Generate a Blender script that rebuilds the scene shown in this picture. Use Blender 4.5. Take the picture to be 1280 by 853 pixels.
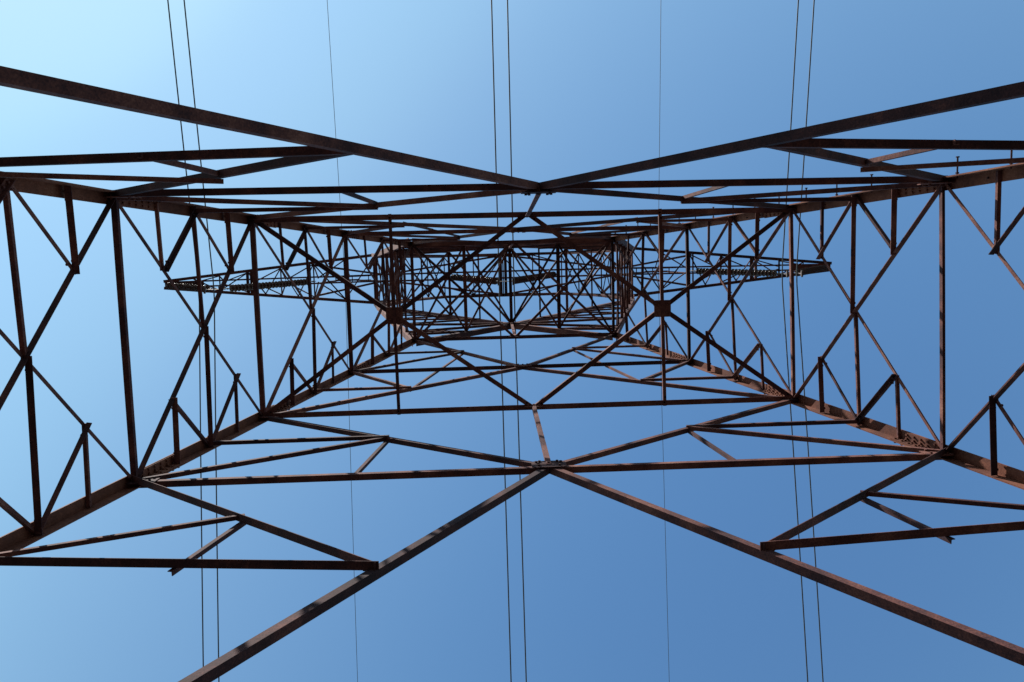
import bpy, bmesh, math, random
from mathutils import Vector as V, Matrix
random.seed(7)
S = bpy.context.scene
for o in list(bpy.data.objects): bpy.data.objects.remove(o)

# ------------------------------------------------------------------ camera
# World axes: X to the right of the picture, Y towards the bottom of the picture, Z up.
# The eye is EYE metres above the ground, inside the foot of the pylon.
EYE = 1.9
F_PX = 1040.0
RX, RY, RZ = 0.1032, -0.0238, -0.0269
def rotm(rx, ry, rz):
    return (Matrix.Rotation(rz, 3, 'Z') @ Matrix.Rotation(rx, 3, 'X') @ Matrix.Rotation(ry, 3, 'Y'))
Rm = rotm(RX, RY, RZ)                      # world -> picture frame (right, down, forward)
Rt = Rm.transposed()
right, down, fwd = Rt @ V((1,0,0)), Rt @ V((0,1,0)), Rt @ V((0,0,1))
cam_d = bpy.data.cameras.new('camera')
cam = bpy.data.objects.new('camera', cam_d)
S.collection.objects.link(cam)
cam_d.sensor_width = 36.0
cam_d.lens = F_PX/1280*36.0
cam_d.clip_start = 0.05
cam_d.clip_end = 6000
m3 = Matrix((right, -down, -fwd)).transposed()
cam.matrix_world = Matrix.Translation((0,0,EYE)) @ m3.to_4x4()
S.camera = cam
S.render.resolution_x, S.render.resolution_y = 1024, 682

# ------------------------------------------------------------------ sky and sun
_e, _a = math.radians(50), math.radians(225)
SUN_DIR = V((math.cos(_e)*math.cos(_a), math.cos(_e)*math.sin(_a), math.sin(_e)))
el = math.asin(SUN_DIR.z)
az = math.atan2(SUN_DIR.x, SUN_DIR.y)
W = bpy.data.worlds.new('World'); S.world = W; W.use_nodes = True
nt = W.node_tree; bg = nt.nodes['Background']
sky = nt.nodes.new('ShaderNodeTexSky'); sky.sky_type = 'NISHITA'; sky.sun_disc = False
sky.sun_elevation = el; sky.sun_rotation = az
sky.altitude = 0; sky.air_density = 1.6; sky.dust_density = 0.15; sky.ozone_density = 3.0
# camera response of the phone applied to the clear-sky radiance, channel by channel
sc = nt.nodes.new('ShaderNodeVectorMath'); sc.operation = 'SCALE'; sc.inputs['Scale'].default_value = 0.1045
cv = nt.nodes.new('ShaderNodeRGBCurve')
CUR = [[(0,0),(.088,.068),(.106,.101),(.122,.155),(.143,.237),(.168,.345),(.20,.42),(.243,.52),(.6,.66),(1,.70)],
       [(0,0),(.145,.155),(.180,.240),(.205,.322),(.241,.455),(.275,.610),(.31,.70),(.357,.82),(.6,.88),(1,.9)],
       [(0,0),(.25,.35),(.318,.492),(.37,.606),(.425,.735),(.484,.905),(.52,.98),(.583,1.02),(1,1.0)]]
for ch, pts in zip(cv.mapping.curves, CUR):
    while len(ch.points) < len(pts): ch.points.new(0.5, 0.5)
    for p, (x, y) in zip(ch.points, pts): p.location = (x, y/1.2); p.handle_type = 'AUTO'
cv.mapping.update()
tn = nt.nodes.new('ShaderNodeVectorMath'); tn.operation = 'SCALE'; tn.inputs['Scale'].default_value = 1.2/(0.15*2**1.05)
nt.links.new(sky.outputs[0], sc.inputs[0]); nt.links.new(sc.outputs[0], cv.inputs['Color']); nt.links.new(cv.outputs[0], tn.inputs[0])
nt.links.new(tn.outputs[0], bg.inputs[0]); bg.inputs[1].default_value = 0.15
sd = bpy.data.lights.new('sun', 'SUN'); sd.energy = 5.0; sd.angle = math.radians(0.53); sd.color = (1.0, 0.95, 0.87)
sun = bpy.data.objects.new('sun', sd); S.collection.objects.link(sun)
sun.rotation_euler = SUN_DIR.to_track_quat('Z', 'Y').to_euler()
S.view_settings.view_transform = 'Standard'; S.view_settings.look = 'None'
S.view_settings.exposure = 1.05; S.view_settings.gamma = 1.0
S.view_settings.use_curve_mapping = False

# ------------------------------------------------------------------ helpers
def ramp(nt, fac, stops):
    r = nt.nodes.new('ShaderNodeValToRGB')
    while len(r.color_ramp.elements) < len(stops): r.color_ramp.elements.new(0.5)
    for e, (p, c) in zip(r.color_ramp.elements, stops):
        e.position = p; e.color = (*c, 1)
    nt.links.new(fac, r.inputs[0]); return r.outputs[0]

def mat(name, stops, rough=0.8, scale=6.0, detail=8, metal=0.0, bump=0.3, fine=60.0, vary=0.25, bdist=0.004, spec=0.3):
    m = bpy.data.materials.new(name); m.use_nodes = True
    nt = m.node_tree; b = nt.nodes['Principled BSDF']
    tc = nt.nodes.new('ShaderNodeTexCoord')
    info = nt.nodes.new('ShaderNodeObjectInfo')
    add = nt.nodes.new('ShaderNodeVectorMath'); add.operation = 'ADD'
    mul = nt.nodes.new('ShaderNodeMath'); mul.operation = 'MULTIPLY'; mul.inputs[1].default_value = 31.0
    nt.links.new(info.outputs['Random'], mul.inputs[0])
    nt.links.new(tc.outputs['Object'], add.inputs[0]); nt.links.new(mul.outputs[0], add.inputs[1])
    n1 = nt.nodes.new('ShaderNodeTexNoise'); n1.inputs['Scale'].default_value = scale
    n1.inputs['Detail'].default_value = detail; n1.inputs['Roughness'].default_value = 0.7
    nt.links.new(add.outputs[0], n1.inputs['Vector'])
    n2 = nt.nodes.new('ShaderNodeTexNoise'); n2.inputs['Scale'].default_value = fine; n2.inputs['Detail'].default_value = 4
    nt.links.new(add.outputs[0], n2.inputs['Vector'])
    mx = nt.nodes.new('ShaderNodeMix'); mx.data_type = 'FLOAT'; mx.inputs[0].default_value = 0.3
    nt.links.new(n1.outputs[0], mx.inputs[2]); nt.links.new(n2.outputs[0], mx.inputs[3])
    # shift the ramp a little from one bar to the next
    sh = nt.nodes.new('ShaderNodeMapRange'); sh.inputs[3].default_value = -vary/2; sh.inputs[4].default_value = vary/2
    nt.links.new(info.outputs['Random'], sh.inputs[0])
    ad = nt.nodes.new('ShaderNodeMath'); ad.operation = 'ADD'
    nt.links.new(mx.outputs[0], ad.inputs[0]); nt.links.new(sh.outputs[0], ad.inputs[1])
    nt.links.new(ramp(nt, ad.outputs[0], stops), b.inputs['Base Color'])
    b.inputs['Roughness'].default_value = rough; b.inputs['Metallic'].default_value = metal
    b.inputs['Specular IOR Level'].default_value = spec
    if bump:
        bp = nt.nodes.new('ShaderNodeBump'); bp.inputs['Strength'].default_value = bump; bp.inputs['Distance'].default_value = bdist
        nt.links.new(n2.outputs[0], bp.inputs['Height']); nt.links.new(bp.outputs[0], b.inputs['Normal'])
    return m

RUST = mat('weathered rusty steel', [(0.32,(0.021,0.0115,0.015)), (0.45,(0.046,0.0205,0.0225)), (0.54,(0.092,0.036,0.032)), (0.62,(0.140,0.060,0.048)), (0.74,(0.22,0.115,0.09))], rough=0.85, scale=2.2, bump=0.5, spec=0.12, vary=0.2)
LEG = mat('rusty leg steel', [(0.30,(0.045,0.019,0.016)), (0.45,(0.098,0.038,0.027)), (0.56,(0.160,0.062,0.040)), (0.72,(0.25,0.125,0.085))], rough=0.85, scale=1.6, bump=0.5, spec=0.12, vary=0.08)
BOLT = mat('rusty bolt steel', [(0.3,(0.06,0.038,0.03)), (0.7,(0.24,0.16,0.12))], rough=0.7, scale=20)
PORC = mat('brown glazed porcelain', [(0.3,(0.030,0.012,0.008)), (0.7,(0.060,0.025,0.017))], rough=0.3, scale=9, bump=0.05, spec=0.3)
GALV = mat('dull galvanised fittings', [(0.3,(0.055,0.045,0.042)), (0.7,(0.13,0.105,0.10))], rough=0.6, scale=20, metal=0.3)
ALU = mat('weathered cable strand', [(0.3,(0.055,0.062,0.070)), (0.7,(0.11,0.12,0.13))], rough=0.6, scale=4, metal=0.2, bump=0.1)
SOIL = mat('dry grass and soil', [(0.30,(0.018,0.018,0.015)), (0.48,(0.028,0.026,0.024)), (0.58,(0.042,0.036,0.034)), (0.75,(0.065,0.056,0.052))], rough=0.95, scale=0.35, fine=9, bump=0.8, vary=0, bdist=0.05)

def link(name, bm, m, parent=None):
    me = bpy.data.meshes.new(name); bmesh.ops.recalc_face_normals(bm, faces=bm.faces[:])
    bm.to_mesh(me); bm.free(); me.materials.append(m)
    o = bpy.data.objects.new(name, me); S.collection.objects.link(o)
    if parent is not None: o.parent = parent
    return o

def prism(bm, prof, o, d, u, n):
    """extrude a closed 2D profile (coords along u and n) from o along d"""
    va = [bm.verts.new(o + u*x + n*y) for x, y in prof]
    vb = [bm.verts.new(o + d + u*x + n*y) for x, y in prof]
    k = len(prof)
    for i in range(k): bm.faces.new((va[i], va[(i+1)%k], vb[(i+1)%k], vb[i]))
    bm.faces.new(va[::-1]); bm.faces.new(vb)

def bolt(bm, c, ax, r=0.017, h=0.022):
    ax = ax.normalized(); t = ax.orthogonal().normalized(); b = ax.cross(t)
    prism(bm, [(r*math.cos(k*math.pi/3), r*math.sin(k*math.pi/3)) for k in range(6)], c, ax*h, t, b)

layer = [0]
WK = {'head_chord': 1.0, 'crossarm_chord': 1.0, 'bridge_chord': 1.0, 'peak_leg': 1.0, 'crossarm_brace': 1.0, 'bridge_brace': 1.0, 'head_brace': 0.95}
PARTS = {}      # name -> list of (bm, size key)
def angle(name, a, b, w, n, off=0.0, t=None, heel=None, inward=False, bolts=None, trim=0.0, over=0.03):
    """an L-section bar from a to b: one leg flat in the face whose outward normal is n, the other standing off it"""
    a, b = V(a), V(b); n = V(n).normalized()
    w = w*WK.get(name, 0.75)
    d = (b-a).normalized()
    a = a + d*(trim-over); b = b - d*(trim-over)
    nn = (n - d*n.dot(d)).normalized(); u = d.cross(nn).normalized()
    if heel is None:
        heel = 1 if u.z >= 0 else -1
    if heel < 0: u = -u
    t = t or max(0.008, w*0.10)
    layer[0] = (layer[0]*7+3) % 11
    off = off + layer[0]*0.0007
    s = -1 if inward else 1
    # profile: x along u, y along nn
    h = w/2; x0 = -h; y0 = -off
    prof = [(x0, y0), (x0+w, y0), (x0+w, y0+s*t), (x0+t, y0+s*t), (x0+t, y0+s*w), (x0, y0+s*w)]
    bm = bmesh.new()
    prism(bm, prof, a, b-a, u, nn)
    mid = (a+b)/2
    if bolts is None: bolts = mid.z < 18 + EYE
    if bolts:
        for e, dd in ((a, d), (b, -d)):
            for k in range(2 if w < 0.09 else 3):
                c = e + dd*(0.06 + 0.085*k) + u*(0.01 if k % 2 else -0.006)
                bolt(bm, c + nn*(y0), nn)
                bolt(bm, c + nn*(y0+s*t), nn*s, r=0.015, h=0.026)
    PARTS.setdefault(name, []).append((bm, w*(b-a).length/max(3.0, mid.length)**2))

def plate(name, c, ex, ey, w, h, t, chamfer=0.25, bolts=(), mat_=None):
    """flat gusset plate with cut corners"""
    ex, ey = V(ex).normalized(), V(ey); ey = (ey - ex*ey.dot(ex)).normalized(); n = ex.cross(ey)
    cw, ch = w/2*(1-chamfer), h/2*(1-chamfer)
    prof = [(-cw,-h/2),(cw,-h/2),(w/2,-ch),(w/2,ch),(cw,h/2),(-cw,h/2),(-w/2,ch),(-w/2,-ch)]
    bm = bmesh.new()
    prism(bm, prof, V(c)-n*t/2, n*t, ex, ey)
    for x, y in bolts:
        for s in (-1, 1): bolt(bm, V(c)+ex*x+ey*y+n*s*t/2, n*s)
    PARTS.setdefault(name, []).append((bm, 0.5*w*h/V(c).length**2))

# ------------------------------------------------------------------ the pylon's geometry (heights above the eye, then moved up by EYE)
X0, Y0 = 0.585, 0.902
AX, BX, CY, DY = 6.985, 0.2031, 2.052, 0.0371
zF, zA, zB, zC, zD = 6.76, 10.0, 13.296, 17.14, 21.62
fix = {(1,-1):(-.0055,.0045), (1,1):(.003,.001), (-1,1):(-.0015,.003), (-1,-1):(-.001,-.002)}
def leg(sx, sy, z):
    fx, fy = fix[(sx,sy)]
    k = max(0, zD-z)
    return V((X0 + sx*(AX-BX*z) + fx*k, Y0 + sy*(CY-DY*z) + fy*k, z+EYE))
def T(x, y, z): return V((X0+x, Y0+y, z+EYE))
def L(a, b, t): return a.lerp(b, t)
def cross2(a, b, c, d):
    """nearest point between lines ab and cd"""
    u, v, w = b-a, d-c, a-c
    A_, B_, C_, D_, E_ = u.dot(u), u.dot(v), v.dot(v), u.dot(w), v.dot(w)
    den = A_*C_-B_*B_
    s, t = (B_*E_-C_*D_)/den, (A_*E_-B_*D_)/den
    return (a+u*s + c+v*t)/2

pylon = bpy.data.objects.new('lattice_pylon', None); S.collection.objects.link(pylon)
pylon.empty_display_size = 1.0
pylon['label'] = 'tall rust-brown steel lattice transmission tower with splayed legs and two crossarms'
pylon['category'] = 'pylon'
BASE = V((X0, Y0, 0)); pylon.location = BASE

# legs: angle section, corner pointing outwards
GZ = -EYE - 0.4
legobj = {}
def leg_prof(a, b, w, t, sx, sy, out):
    d = b-a; dn = d.normalized()
    ex = V((-sx,0,0)); ex = (ex - dn*ex.dot(dn)).normalized()
    ey = V((0,-sy,0)); ey = (ey - dn*ey.dot(dn) - ex*ey.dot(ex)).normalized()
    o = a - ex*out - ey*out
    return o, d, ex, ey
for sx in (-1,1):
    for sy in (-1,1):
        bm = bmesh.new()
        segs = [(GZ, zB+0.45, 0.150, 0.017), (zB+0.45, zD, 0.130, 0.014)]
        for z0, z1, w, t in segs:
            a, b = leg(sx,sy,z0), leg(sx,sy,z1)
            o, d, ex, ey = leg_prof(a, b, w, t, sx, sy, 0.055)
            prism(bm, [(0,0),(w,0),(w,t),(t,t),(t,w),(0,w)], o, d, ex, ey)
        lo = link('leg', bm, LEG, pylon); legobj[(sx,sy)] = lo
        for z0 in (zA+0.12, zB+0.1, zC+0.12, zF-0.6):
            w, t = (0.125, 0.014) if z0 < zB+1 else (0.108, 0.012)
            a, b = leg(sx,sy,z0), leg(sx,sy,z0+0.75)
            o, d, ex, ey = leg_prof(a, b, w, t, sx, sy, 0.055-0.0185)
            bm = bmesh.new()
            prism(bm, [(0,0),(w,0),(w,t),(t,t),(t,w),(0,w)], o, d, ex, ey)
            for k in range(6):
                p = o + d*(0.08+0.168*k)
                for q in (0.045, 0.095):
                    bolt(bm, p+ex*q+ey*t, ey); bolt(bm, p+ey*q+ex*t, ex)
                    bolt(bm, p+ex*q-ey*0.022, -ey, h=0.018); bolt(bm, p+ey*q-ex*0.022, -ex, h=0.018)
            so = link('splice_plate', bm, LEG, lo)

# narrow end faces
def narrow_panel(sx, z0, z1, wd, ws, wr, redund=True, wm=None):
    n = V((sx,0,0)); wm = wm or ws
    a0, a1 = leg(sx,-1,z0), leg(sx,1,z0); b0, b1 = leg(sx,-1,z1), leg(sx,1,z1)
    X = cross2(a0, b1, a1, b0)
    hv, lt = ((a0,b1),(a1,b0)) if sx > 0 else ((a1,b0),(a0,b1))     # the heavier of the two crossed bars
    angle('diagonal_brace', *hv, wd*1.12, n, off=-0.02, inward=True)
    angle('diagonal_brace', *lt, wd*0.72, n, off=-0.004, heel=-1, inward=False)
    if not redund: return
    zm = (z0+z1)/2
    for sy, aa, bb in ((-1,a0,b0),(1,a1,b1)):
        m = leg(sx, sy, zm)
        angle('horizontal_strut', m, X, wm*(1.3 if sy == -sx else 0.9), n, off=0.012, inward=(sy == -sx))
        for cnr, zq in ((aa, (z0*3+z1)/4), (bb, (z0+z1*3)/4)):
            nd = L(cnr, X, 0.5); q = leg(sx, sy, zq)
            heavy = any((cnr-e).length < 1e-6 for e in hv)
            angle('secondary_brace', q, nd, wr*(1.5 if heavy else 0.85), n, off=0.008, inward=heavy)
            angle('secondary_brace', m, nd, wr*(0.9 if heavy else 1.2), n, off=0.014, heel=-1, inward=not heavy)
for sx in (-1,1):
    n = (sx,0,0)
    narrow_panel(sx, -0.6, zF, 0.10, 0.09, 0.07, redund=False)
    narrow_panel(sx, zF, zA, 0.085, 0.075, 0.068)
    narrow_panel(sx, zA, zB, 0.083, 0.068, 0.066)
    narrow_panel(sx, zB, zC, 0.080, 0.066, 0.064)
    narrow_panel(sx, zC, zD, 0.080, 0.066, 0.066)
    for z, w in ((-0.6,0.09),(zF,0.09),(zA,0.092),(zB,0.098),(zC,0.10),(zD,0.10)):
        angle('horizontal_strut', leg(sx,-1,z), leg(sx,1,z), w, n, off=0.03, heel=1, inward=False)

# broad front and back faces
def wide_faces(sy):
    n = (0,sy,0)
    LL = {s: {z: leg(s,sy,z) for z in (zA,zB,zC,zD)} for s in (-1,1)}
    cA, cB, cC, cD = [(LL[-1][z]+LL[1][z])/2 + V((q,0,0)) for z, q in ((zA,.055),(zB,.05),(zC,.03),(zD,.01))]
    for c, z, w in ((cA,zA,0.105),(cB,zB,0.105),(cC,zC,0.098),(cD,zD,0.11)):
        if z in (zA,):
            for s in (-1,1): angle('horizontal_strut', LL[s][z], c, w, n, off=-0.0)
        else: angle('horizontal_strut', LL[-1][z], LL[1][z], w*1.1, n, off=-0.03, inward=True)
    for s in (-1,1):
        foot = T(s*{(-1,-1):6.75,(1,-1):7.3,(-1,1):6.8,(1,1):7.2}[s,sy], sy*(CY-DY*-1.75), -1.75)
        tgt = L(cA, foot, 1.0)
        st = cA + (tgt-cA).normalized()*0.12
        angle('diagonal_brace', st, tgt, 0.112, n, off=0.022 if sy > 0 else 0.008)
        nd = L(cA, foot, 0.25 if s < 0 else 0.24)
        q = leg(s,sy,zF*0.75+zA*0.25)
        angle('secondary_brace', nd, LL[s][zA], 0.115 if sy > 0 else 0.10, n, off=0.0, inward=(sy > 0))
        angle('secondary_brace', nd, q, 0.112 if sy > 0 else 0.10, n, off=0.01, inward=(sy > 0))
        m = L(nd, LL[s][zA], 0.475)
        angle('secondary_brace', m, q, 0.062, n, off=0.06)
        angle('secondary_brace', m, L(nd, q, 0.485), 0.062, n, off=-0.012, over=0.065)
        # lower part of the base panel
        nd2 = L(cA, foot, 0.62); q2 = leg(s,sy,2.6)
        angle('secondary_brace', nd2, q2, 0.08, n, off=0.03)
        angle('secondary_brace', nd2, leg(s,sy,zF-1.4), 0.08, n, off=0.045)
        # A to B
        angle('diagonal_brace', cA, LL[s][zB], 0.092, n, off=0.016)
        k = L(cA, LL[s][zB], 0.5)
        angle('secondary_brace', k, LL[s][zA], 0.078, n, off=0.03)
        angle('secondary_brace', k, leg(s,sy,(zA+zB)/2), 0.072, n, off=0.045)
        angle('secondary_brace', k, L(cA, LL[s][zA], 0.475), 0.06, n, off=-0.018)
        # B to C
        angle('diagonal_brace', cC, LL[s][zB], 0.088, n, off=0.016)
        k = L(cC, LL[s][zB], 0.5)
        angle('secondary_brace', k, LL[s][zC], 0.076, n, off=0.03)
        angle('secondary_brace', k, leg(s,sy,(zB+zC)/2), 0.066, n, off=0.045)
        angle('secondary_brace', k, L(cC, LL[s][zC], 0.5), 0.055, n, off=-0.018)
        # C to D
        angle('diagonal_brace', cC, LL[s][zD], 0.085, n, off=0.016)
        k = L(cC, LL[s][zD], 0.5)
        angle('secondary_brace', k, LL[s][zC], 0.068, n, off=0.03)
        angle('secondary_brace', k, leg(s,sy,(zC+zD)/2), 0.064, n, off=0.045)
        angle('secondary_brace', k, L(cC, LL[s][zC], 0.5), 0.05, n, off=-0.018)
    angle('hanger', cA, cB, 0.085, n, off=0.05)
    for c, w, h in ((cA,0.42,0.30),(cB,0.30,0.20),(cC,0.36,0.26),(cD,0.34,0.22)):
        plate('gusset_plate', c+V((0,-sy*0.036,0)), (1,0,0), (0,0,1), w, h, 0.012,
              bolts=[(x*w,y*h) for x,y in ((-.36,.2),(-.26,.3),(.36,.2),(.26,.3),(-.3,-.1),(.3,-.1),(-.3,-.32),(.3,-.32),(0,0.1))])
    for s in (-1,1):
        for z, w in ((zA,0.34),(zB,0.30),(zC,0.26),(zD,0.3)):
            c = leg(s,sy,z)+V((-s*0.10,-sy*0.012,0))
            plate('gusset_plate', c, (1,0,0), (0,0,1), w, w*0.9, 0.011, bolts=[(x*w,y*w) for x,y in ((-.3,.2),(.3,.2),(-.3,-.2),(.3,-.2))])
    return cA, cB, cC, cD
cen = {sy: wide_faces(sy) for sy in (-1,1)}

# level diaphragms at B and D
def diaphragm(z, i, w, gp):
    up = (0,0,1)
    for s in (-1,1):
        a, b = leg(s,-1,z), leg(s,1,z); c, d = cen[-1][i], cen[1][i]
        g = (a+b+c+d)/4
        for p in (a,b,c,d):
            angle('diaphragm_brace', g, p, w, up, off=0.03, trim=0.03, inward=False)
        m0, m1 = L(a,c,0.5), L(b,d,0.5)
        if z == zB: angle('diaphragm_brace', m0, m1, 0.07, up, off=0.05, inward=False)
        plate('gusset_plate', g+V((0,0,-0.042)), (1,0,0), (0,1,0), gp, gp, 0.012, chamfer=0.16,
              bolts=[(x*gp,y*gp) for x,y in ((-.38,.33),(.38,.33),(-.38,-.33),(.38,-.33),(-.25,.22),(.25,.22),(-.25,-.22),(.25,-.22))])
diaphragm(zB, 1, 0.095, 0.27)
diaphragm(zD, 3, 0.085, 0.14)

# ------------------------------------------------------------------ head of the tower
zP, zK, zR = 24.6, 32.7, 37.0
HX_D = AX-BX*zD; HY_D = CY-DY*zD
P = {sy: T(0, sy*1.13, zP) for sy in (-1,1)}
K = {(sx,sy): T(sx*5.0, sy*0.94, zK) for sx in (-1,1) for sy in (-1,1)}
R = {(sx,sy): T(sx*5.72, sy*0.99, zR) for sx in (-1,1) for sy in (-1,1)}
I = {(sx,sy): T(sx*4.35, sy*0.94, zR) for sx in (-1,1) for sy in (-1,1)}
TIP = {(sx,sy): T(sx*14.75-0.12, sy*0.09, zR-0.02) for sx in (-1,1) for sy in (-1,1)}
for sy in (-1,1):
    n = (0,sy,0)
    for sx in (-1,1):
        Dc = leg(sx,sy,zD)
        angle('head_chord', Dc, P[sy], 0.15, n, off=0.0, bolts=False)
        angle('head_chord', P[sy], K[sx,sy], 0.15, n, off=0.012, bolts=False)
        angle('head_chord', Dc, K[sx,sy], 0.16, n, off=0.0, bolts=False)
        angle('head_chord', K[sx,sy], R[sx,sy], 0.15, n, off=0.0, bolts=False)
        angle('head_chord', K[sx,sy], I[sx,sy], 0.13, n, off=0.0, bolts=False)
        O = lambda t: L(Dc, K[sx,sy], t)
        N = lambda t: L(P[sy], K[sx,sy], t)
        dm = L(Dc, P[sy], 0.5)
        for a, b, w in ((dm,O(.12),.07),(P[sy],O(.17),.075),(P[sy],O(.36),.075),(N(.2),O(.36),.06),(N(.2),O(.5),.06),(N(.39),O(.5),.06),(N(.39),O(.64),.06),
                        (N(.6),O(.64),.055),(N(.6),O(.78),.055),(N(.8),O(.78),.055),(N(.8),O(.9),.05),(dm,O(.17),.05)):
            angle('head_brace', a, b, w, n, off=0.03, bolts=False)
        # column above the knee
        ko = lambda t: L(K[sx,sy], R[sx,sy], t); ki = lambda t: L(K[sx,sy], I[sx,sy], t)
        for a, b in ((ko(.35),ki(.35)),(ko(.68),ki(.68)),(ko(.35),ki(.68)),(ki(.68),ko(1)),(R[sx,sy],I[sx,sy])):
            angle('head_brace', a, b, 0.06, n, off=0.03, bolts=False)
# cross members between front and back
def lad(f, ts, n, w, wx, name='head_brace', xs=True):
    """struts across from back to front at the given stations, crossed in between"""
    for i, t in enumerate(ts):
        angle(name, f(-1,t), f(1,t), w, n, off=0.02, bolts=False)
        if xs and i+1 < len(ts):
            t2 = ts[i+1]
            angle(name, f(-1,t), f(1,t2), wx, n, off=0.04, bolts=False)
            angle(name, f(1,t), f(-1,t2), wx, n, off=0.055, bolts=False)
for sx in (-1,1):
    lad(lambda sy,t: L(leg(sx,sy,zD), K[sx,sy], t), [.17,.36,.5,.64,.78,1.0], (sx,0,0), 0.055, 0.045)
    lad(lambda sy,t: L(P[sy], K[sx,sy], t), [.001,.39,.8], (0,0,-1), 0.085, 0.07)
    for t in (.19,.6): lad(lambda sy,t_: L(P[sy], K[sx,sy], t), [0], (0,0,-1), 0.055, 0.05)
    lad(lambda sy,t: L(K[sx,sy], R[sx,sy], t), [.35,.68,1.0], (sx,0,0), 0.055, 0.045)
    lad(lambda sy,t: L(K[sx,sy], I[sx,sy], t), [.35,.68,1.0], (-sx,0,0), 0.055, 0.045)
    lad(lambda sy,t: L(leg(sx,sy,zD), P[sy], t), [.5], (0,0,-1), 0.10, 0.05)
    for a, b in ((-1,1),(1,-1)):
        angle('head_brace', leg(sx,a,zD), L(leg(sx,b,zD),P[b],.5), 0.06, (0,0,-1), off=0.05, bolts=False)
        angle('head_brace', L(leg(sx,a,zD),P[a],.5), P[b], 0.06, (0,0,-1), off=0.06, bolts=False)
for sy in (-1,1): angle('hanger', P[sy], cen[sy][3], 0.09, (0,sy,0), off=0.05, bolts=False)
plate('gusset_plate', P[1]+V((0,-.03,0)), (1,0,0), (0,0,1), 0.5, 0.36, 0.014)
plate('gusset_plate', P[-1]+V((0,.03,0)), (1,0,0), (0,0,1), 0.5, 0.36, 0.014)

# bridge between the columns
zb = 38.0
BR = lambda x, sy: T(x, sy*0.87, zb)
for sy in (-1,1):
    n = (0,sy,0)
    for sx in (-1,1):
        angle('bridge_chord', I[sx,sy], BR(sx*2.67,sy), 0.12, n, off=0.0, bolts=False)
        angle('bridge_chord', BR(sx*2.67,sy), BR(0,sy), 0.12, n, off=0.0, bolts=False)
        apx = T(sx*5.5, sy*0.12, 38.9)
        angle('bridge_brace', BR(0,sy), apx, 0.085, n, off=0.02, bolts=False)
        angle('crossarm_brace', T(sx*8.33, sy*0.66, zR), apx, 0.085, n, off=0.02, bolts=False)
        angle('bridge_brace', R[sx,sy], apx, 0.075, n, off=0.02, bolts=False)
        angle('bridge_brace', I[sx,sy], apx, 0.075, n, off=0.02, bolts=False)
        angle('bridge_brace', K[sx,sy], BR(sx*2.67,sy), 0.07, n, off=0.02, bolts=False)
        for x0, x1 in ((1.35,0),(1.35,2.67)):
            angle('bridge_brace', BR(sx*x0,sy), L(BR(0,sy),apx,x1/5.5), 0.05, n, off=0.03, bolts=False)
    angle('bridge_chord', T(-5.5, sy*0.12, 38.9), T(5.5, sy*0.12, 38.9), 0.08, n, off=0.0, bolts=False)
st = [-4.35,-3.4,-2.67,-1.35,0,1.35,2.67,3.4,4.35]
def BRx(x, sy):
    if abs(x) > 2.67:
        s = 1 if x > 0 else -1
        return L(BR(s*2.67,sy), I[s,sy], (abs(x)-2.67)/(4.35-2.67))
    return BR(x, sy)
for i, x in enumerate(st):
    angle('bridge_brace', BRx(x,-1), BRx(x,1), 0.05 if x else 0.05, (0,0,-1), off=0.02, bolts=False)
    if i+1 < len(st):
        x2 = st[i+1]; s = 1 if i % 2 else -1
        angle('bridge_brace', BRx(x,s), BRx(x2,-s), 0.05, (0,0,-1), off=0.035, bolts=False)
        if abs(x+x2) > 5: angle('bridge_brace', BRx(x,-s), BRx(x2,s), 0.05, (0,0,-1), off=0.05, bolts=False)
for dx in (-0.11, 0.11):      # paired hanger beam at mid bridge
    angle('bridge_brace', T(dx,-0.95,zb-0.06), T(dx,0.95,zb-0.06), 0.13, (0,0,-1), heel=1 if dx<0 else -1, bolts=False)
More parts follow.
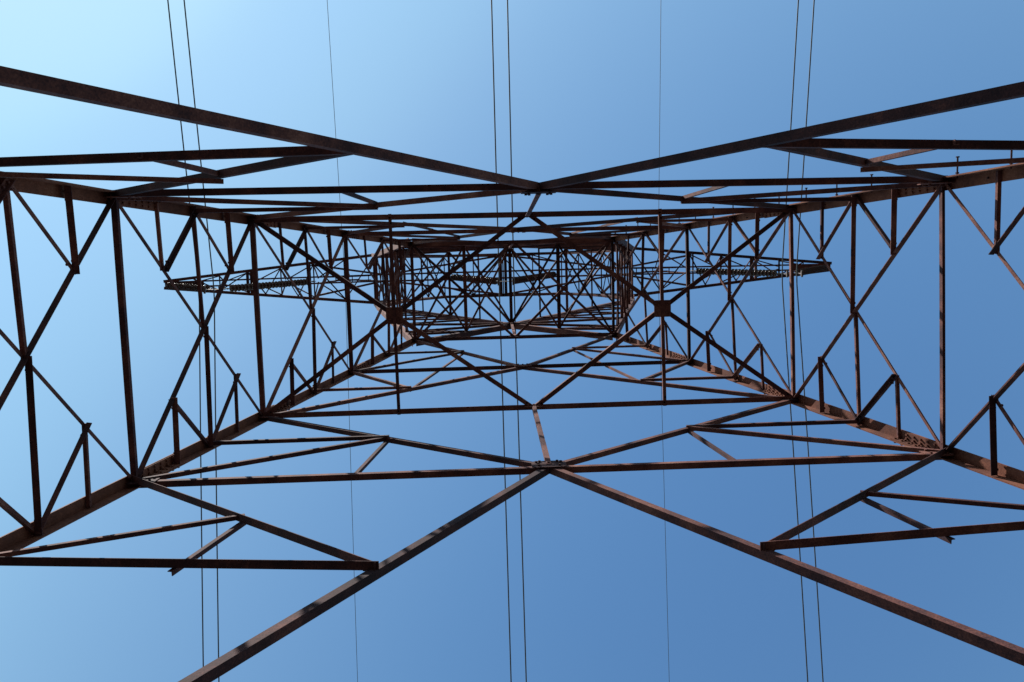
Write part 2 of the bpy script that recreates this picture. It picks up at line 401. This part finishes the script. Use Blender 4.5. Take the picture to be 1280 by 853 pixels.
# crossarms
def AR(sx, sy, x):
    t = (x-5.72)/(14.75-5.72)
    return L(R[sx,sy], TIP[sx,sy], t)
for sx in (-1,1):
    for sy in (-1,1):
        n = (0,sy,0)
        angle('crossarm_chord', R[sx,sy], TIP[sx,sy], 0.125, n, off=0.0, bolts=False)
        ap = T(sx*5.5, sy*0.12, 38.9); pk = T(sx*8.33, sy*0.11, 37.75)
        angle('crossarm_chord', ap, pk, 0.07, n, off=0.0, bolts=False)
        angle('crossarm_chord', pk, T(sx*14.6, sy*0.07, 37.12), 0.07, n, off=0.0, bolts=False)
        for i, x in enumerate((7.0, 8.33, 9.75, 11.15, 12.4, 13.5)):
            top = lambda q: L(ap, pk, (q-5.5)/2.83) if q <= 8.33 else L(pk, T(sx*14.6, sy*0.07, 37.12), (q-8.33)/6.27)
            angle('crossarm_brace', AR(sx,sy,x), top(x), 0.045, n, off=0.02, bolts=False)
            if x < 13: angle('crossarm_brace', AR(sx,sy,x), top(x+(1.2 if x > 9 else 1.33)), 0.045, n, off=0.03, bolts=False)
        # earth wire peak
        pt = T(sx*7.7, sy*0.05, 41.0)
        angle('peak_leg', ap, pt, 0.07, n, bolts=False)
        angle('peak_leg', pk, pt, 0.07, n, bolts=False)
        for t in (.35,.65): angle('crossarm_brace', L(ap,pt,t), L(pk,pt,t), 0.04, n, off=0.02, bolts=False)
    xs = [5.72, 7.0, 8.33, 9.05, 9.75, 10.45, 11.15, 12.4, 13.5]
    for i, x in enumerate(xs):
        if x in (8.33, 9.75, 12.4, 7.0): angle('crossarm_brace', AR(sx,-1,x), AR(sx,1,x), 0.06, (0,0,-1), off=0.02, bolts=False)
        if x == 8.33: angle('crossarm_brace', AR(sx,-1,x+.15), AR(sx,1,x+.15), 0.06, (0,0,-1), off=0.02, bolts=False)
        if i+1 < len(xs):
            s = 1 if i % 2 else -1
            angle('crossarm_brace', AR(sx,s,x), AR(sx,-s,xs[i+1]), 0.05, (0,0,-1), off=0.035, bolts=False)
    angle('crossarm_brace', AR(sx,-1,5.72), AR(sx,1,7.0), 0.05, (0,0,-1), off=0.05, bolts=False)
    angle('crossarm_brace', AR(sx,1,7.0), AR(sx,-1,8.33), 0.05, (0,0,-1), off=0.05, bolts=False)
    for dx in (-0.10, 0.10):
        angle('crossarm_brace', T(sx*11.15+dx,-0.44,zR-0.05), T(sx*11.15+dx,0.44,zR-0.05), 0.13, (0,0,-1), heel=1 if dx<0 else -1, bolts=False)
    for t in [6.2,6.9,7.6]:
        angle('crossarm_brace', T(sx*t,-0.11,38.9-(t-5.5)*.406), T(sx*t,0.11,38.9-(t-5.5)*.406), 0.04, (0,0,-1), bolts=False)
    # closed box plates at the arm tip
    tipc = T(sx*13.9-0.12, 0, zR-0.03)
    plate('tip_plate', tipc, (1,0,0), (0,1,0), 1.7, 0.20, 0.014, chamfer=0.1)

# step bolts on one leg (back right)
for i in range(46):
    z = 3.2 + i*0.385
    c = leg(1,-1,z); bm = bmesh.new()
    if i % 2: ax = V((0,-1,0)); c = c + V((-0.03,-0.07,0))
    else: ax = V((1,0,0)); c = c + V((0.07,0.03,0))
    t = ax.orthogonal().normalized(); b = ax.cross(t)
    r = 0.0105
    prism(bm, [(r*math.cos(k*math.pi/4), r*math.sin(k*math.pi/4)) for k in range(8)], c-ax*0.05, ax*0.24, t, b)
    prism(bm, [(r*2*math.cos(k*math.pi/3), r*2*math.sin(k*math.pi/3)) for k in range(6)], c+ax*0.185, ax*0.014, t, b)
    prism(bm, [(r*2*math.cos(k*math.pi/3), r*2*math.sin(k*math.pi/3)) for k in range(6)], c, ax*0.016, t, b)
    PARTS.setdefault('step_bolt', []).append((bm, 1.0/V(c).length**2))

# emit the parts: at most 100 of a kind one by one, the smallest-looking rest together
for name, lst in PARTS.items():
    lst.sort(key=lambda q: -q[1])
    keep, rest = lst[:98], lst[98:]
    if len(lst) <= 100: keep, rest = lst, []
    for bm, _ in keep: link(name, bm, RUST, pylon)
    if rest:
        big = bmesh.new()
        for bm, _ in rest:
            me = bpy.data.meshes.new('tmp'); bm.to_mesh(me); bm.free(); big.from_mesh(me); bpy.data.meshes.remove(me)
        o = link(name, big, RUST, pylon); o['kind'] = 'stuff'
for o in list(pylon.children):       # meshes were built in world coordinates
    o.data.transform(Matrix.Translation(-BASE))
    for c in o.children: c.data.transform(Matrix.Translation(-BASE))

# ------------------------------------------------------------------ insulator strings, yokes
def lathe(bm, prof, seg=14):
    rings = []
    for r, z in prof:
        rings.append([bm.verts.new((r*math.cos(2*math.pi*k/seg), r*math.sin(2*math.pi*k/seg), z)) for k in range(seg)])
    for a, b in zip(rings, rings[1:]):
        for k in range(seg): bm.faces.new((a[k], a[(k+1)%seg], b[(k+1)%seg], b[k]))
    bm.faces.new(rings[0]); bm.faces.new(rings[-1][::-1])
_bm = bmesh.new()
lathe(_bm, [(0.035,0.10),(0.052,0.095),(0.055,0.05),(0.068,0.030),(0.125,0.008),(0.145,-0.012),(0.145,-0.020),(0.118,-0.014),(0.112,-0.028),(0.098,-0.012),(0.086,-0.030),(0.062,-0.014),(0.03,-0.03),(0.016,-0.04),(0.016,-0.075)])
disc_me = bpy.data.meshes.new('disc'); bmesh.ops.recalc_face_normals(_bm, faces=_bm.faces[:]); _bm.to_mesh(disc_me); _bm.free()
disc_me.materials.append(PORC)
for p in disc_me.polygons: p.use_smooth = True

def string(top, bot, label):
    top, bot = V(top), V(bot); d = bot-top; ln = d.length
    e = bpy.data.objects.new('insulator_string', None); S.collection.objects.link(e)
    e.location = top; e.rotation_euler = (-d).to_track_quat('Z','Y').to_euler()
    e['label'] = label; e['category'] = 'insulator'; e['group'] = 'insulator strings hung in vees under the crossarms'
    n = 24; pitch = (ln-0.75)/n
    for k in range(n):
        o = bpy.data.objects.new('disc', disc_me); S.collection.objects.link(o)
        o.parent = e; o.location = (0,0,-0.42-pitch*(k+0.5))
        o.rotation_euler = (random.uniform(-.02,.02), random.uniform(-.02,.02), random.uniform(0,6))
        o.scale = (1,1,pitch/0.185)
    for z0, z1 in ((0.0,-0.42),(-(ln-0.33),-ln)):
        bm = bmesh.new()
        lathe(bm, [(0.014,z0),(0.016,(z0*3+z1)/4),(0.034,(z0*3+z1)/4-.01),(0.034,(z0+z1)/2),(0.018,(z0+z1)/2-.01),(0.018,(z0+z1*3)/4),(0.04,(z0+z1*3)/4-.01),(0.02,z1)], 10)
        link('end_fitting', bm, GALV, e)
YZ = 32.45
yc = 0.12
for cx, nm in ((-11.2,'left crossarm'), (0.0,'middle bridge'), (11.2,'right crossarm')):
    if cx == 0: tops = ((-2.45, 37.85), (2.45, 37.85))
    else: tops = ((cx-3.6 if cx<0 else cx-2.95, 36.85), (cx+2.95 if cx<0 else cx+3.3, 36.85))
    for s, (tx, tz) in zip((-1,1), tops):
        side = {(-1,'left crossarm'):'outer string of brown insulator discs reaching the tip of the left crossarm',
                (1,'left crossarm'):'inner string of brown insulator discs under the left crossarm, nearer the tower body',
                (-1,'middle bridge'):'left-hand string of brown insulator discs under the central bridge inside the tower head',
                (1,'middle bridge'):'right-hand string of brown insulator discs under the central bridge inside the tower head',
                (-1,'right crossarm'):'inner string of brown insulator discs under the right crossarm, nearer the tower body',
                (1,'right crossarm'):'outer string of insulator discs tucked under the tip of the right crossarm'}[(s,nm)]
        string(T(tx, 0.02, tz), T(cx+s*0.24, yc, YZ+0.18), side)
    y = bpy.data.objects.new('yoke_plate', None); S.collection.objects.link(y); y.location = T(cx, yc, YZ)
    y['label'] = 'small steel yoke plate holding the twin cables ' + ('under the '+nm if cx else 'inside the tower head')
    y['category'] = 'cable fitting'; y['group'] = 'yoke plates at the foot of the insulator vees'
    bm = bmesh.new()
    prism(bm, [(-.30,-.10),(.30,-.10),(.34,-.04),(.28,.2),(.2,.22),(-.2,.22),(-.28,.2),(-.34,-.04)], V((0,-.009,0)), V((0,.018,0)), V((1,0,0)), V((0,0,1)))
    link('plate', bm, GALV, y)
    for s in (-1,1):
        bm = bmesh.new()
        prism(bm, [(-.14,.0),(-.10,-.035),(.10,-.035),(.14,.0),(.06,.05),(-.06,.05)], V((s*.285-.035,0,-.42)), V((.07,0,0)), V((0,1,0)), V((0,0,1)))
        prism(bm, [(-.012,0),(.012,0),(.012,.30),(-.012,.30)], V((s*.285-.012,-.02,-.38)), V((0,.04,0)), V((1,0,0)), V((0,0,1)))
        link('clamp', bm, GALV, y)

# ------------------------------------------------------------------ cables
def cable(name, x, y, z, r, sn, sf, label, cat, group):
    """a cable over the tower head, running away along Y both ways and sagging into each span"""
    cu = bpy.data.curves.new(name, 'CURVE'); cu.dimensions = '3D'; cu.bevel_depth = r; cu.bevel_resolution = 2
    ys = [s*v for s in (-1,) for v in (290,240,200,160,120,90,70,55,42,32,24,18,13,9,6,4,2.5,1.2,0.4)] + [0]
    ys += [-v for v in ys[:-1][::-1]]
    sp = cu.splines.new('POLY'); sp.points.add(len(ys)-1)
    for i, yy in enumerate(ys):
        s = sn if yy < 0 else sf; a = abs(yy)
        # a small round over the clamp
        zz = z - s*(max(a-0.3,0)) + s*a*a/300.0
        p = T(x, y+yy, zz); sp.points[i].co = (*p, 1)
    dg = bpy.data.objects.new(name+'_c', cu); S.collection.objects.link(dg)
    me = bpy.data.meshes.new_from_object(dg.evaluated_get(bpy.context.evaluated_depsgraph_get()))
    bpy.data.objects.remove(dg); bpy.data.curves.remove(cu)
    me.name = name; me.materials.clear(); me.materials.append(ALU)
    o = bpy.data.objects.new(name, me); S.collection.objects.link(o)
    for p in me.polygons: p.use_smooth = True
    o['label'] = label; o['category'] = cat; o['group'] = group
for cx, nm in ((-11.42,'left crossarm'),(0.03,'tower head'),(11.0,'right crossarm')):
    for s, side in ((-1,'left-hand'),(1,'right-hand')):
        cable('power_cable', cx+s*0.285, yc, YZ-0.41, 0.025, 0.16 if cx > 5 else 0.125, 0.215 if cx > 5 else 0.165,
              side+' cable of the twin pair hanging under the '+nm, 'power cable', 'twin power cables')
for s, side in ((-1,'left'),(1,'right')):
    cable('earth_wire', s*7.7, 0.15, 41.0, 0.012, 0.10, 0.10, 'hair-thin earth wire crossing above the '+side+' crossarm', 'earth wire', 'thin earth wires')

# ------------------------------------------------------------------ ground
bm = bmesh.new(); n = 48; ext = 3000.0
def gx(i): 
    u = (i/n)*2-1; return math.copysign(abs(u)**3, u)*ext
vs = [[bm.verts.new((gx(i), gx(j), 0.05*math.sin(gx(i)*.21)*math.cos(gx(j)*.17) if abs(gx(i))<80 and abs(gx(j))<80 else 0)) for j in range(n+1)] for i in range(n+1)]
for i in range(n):
    for j in range(n): bm.faces.new((vs[i][j], vs[i+1][j], vs[i+1][j+1], vs[i][j+1]))
g = link('ground', bm, SOIL); g['kind'] = 'structure'; g['label'] = 'dry grass and bare soil under the tower'
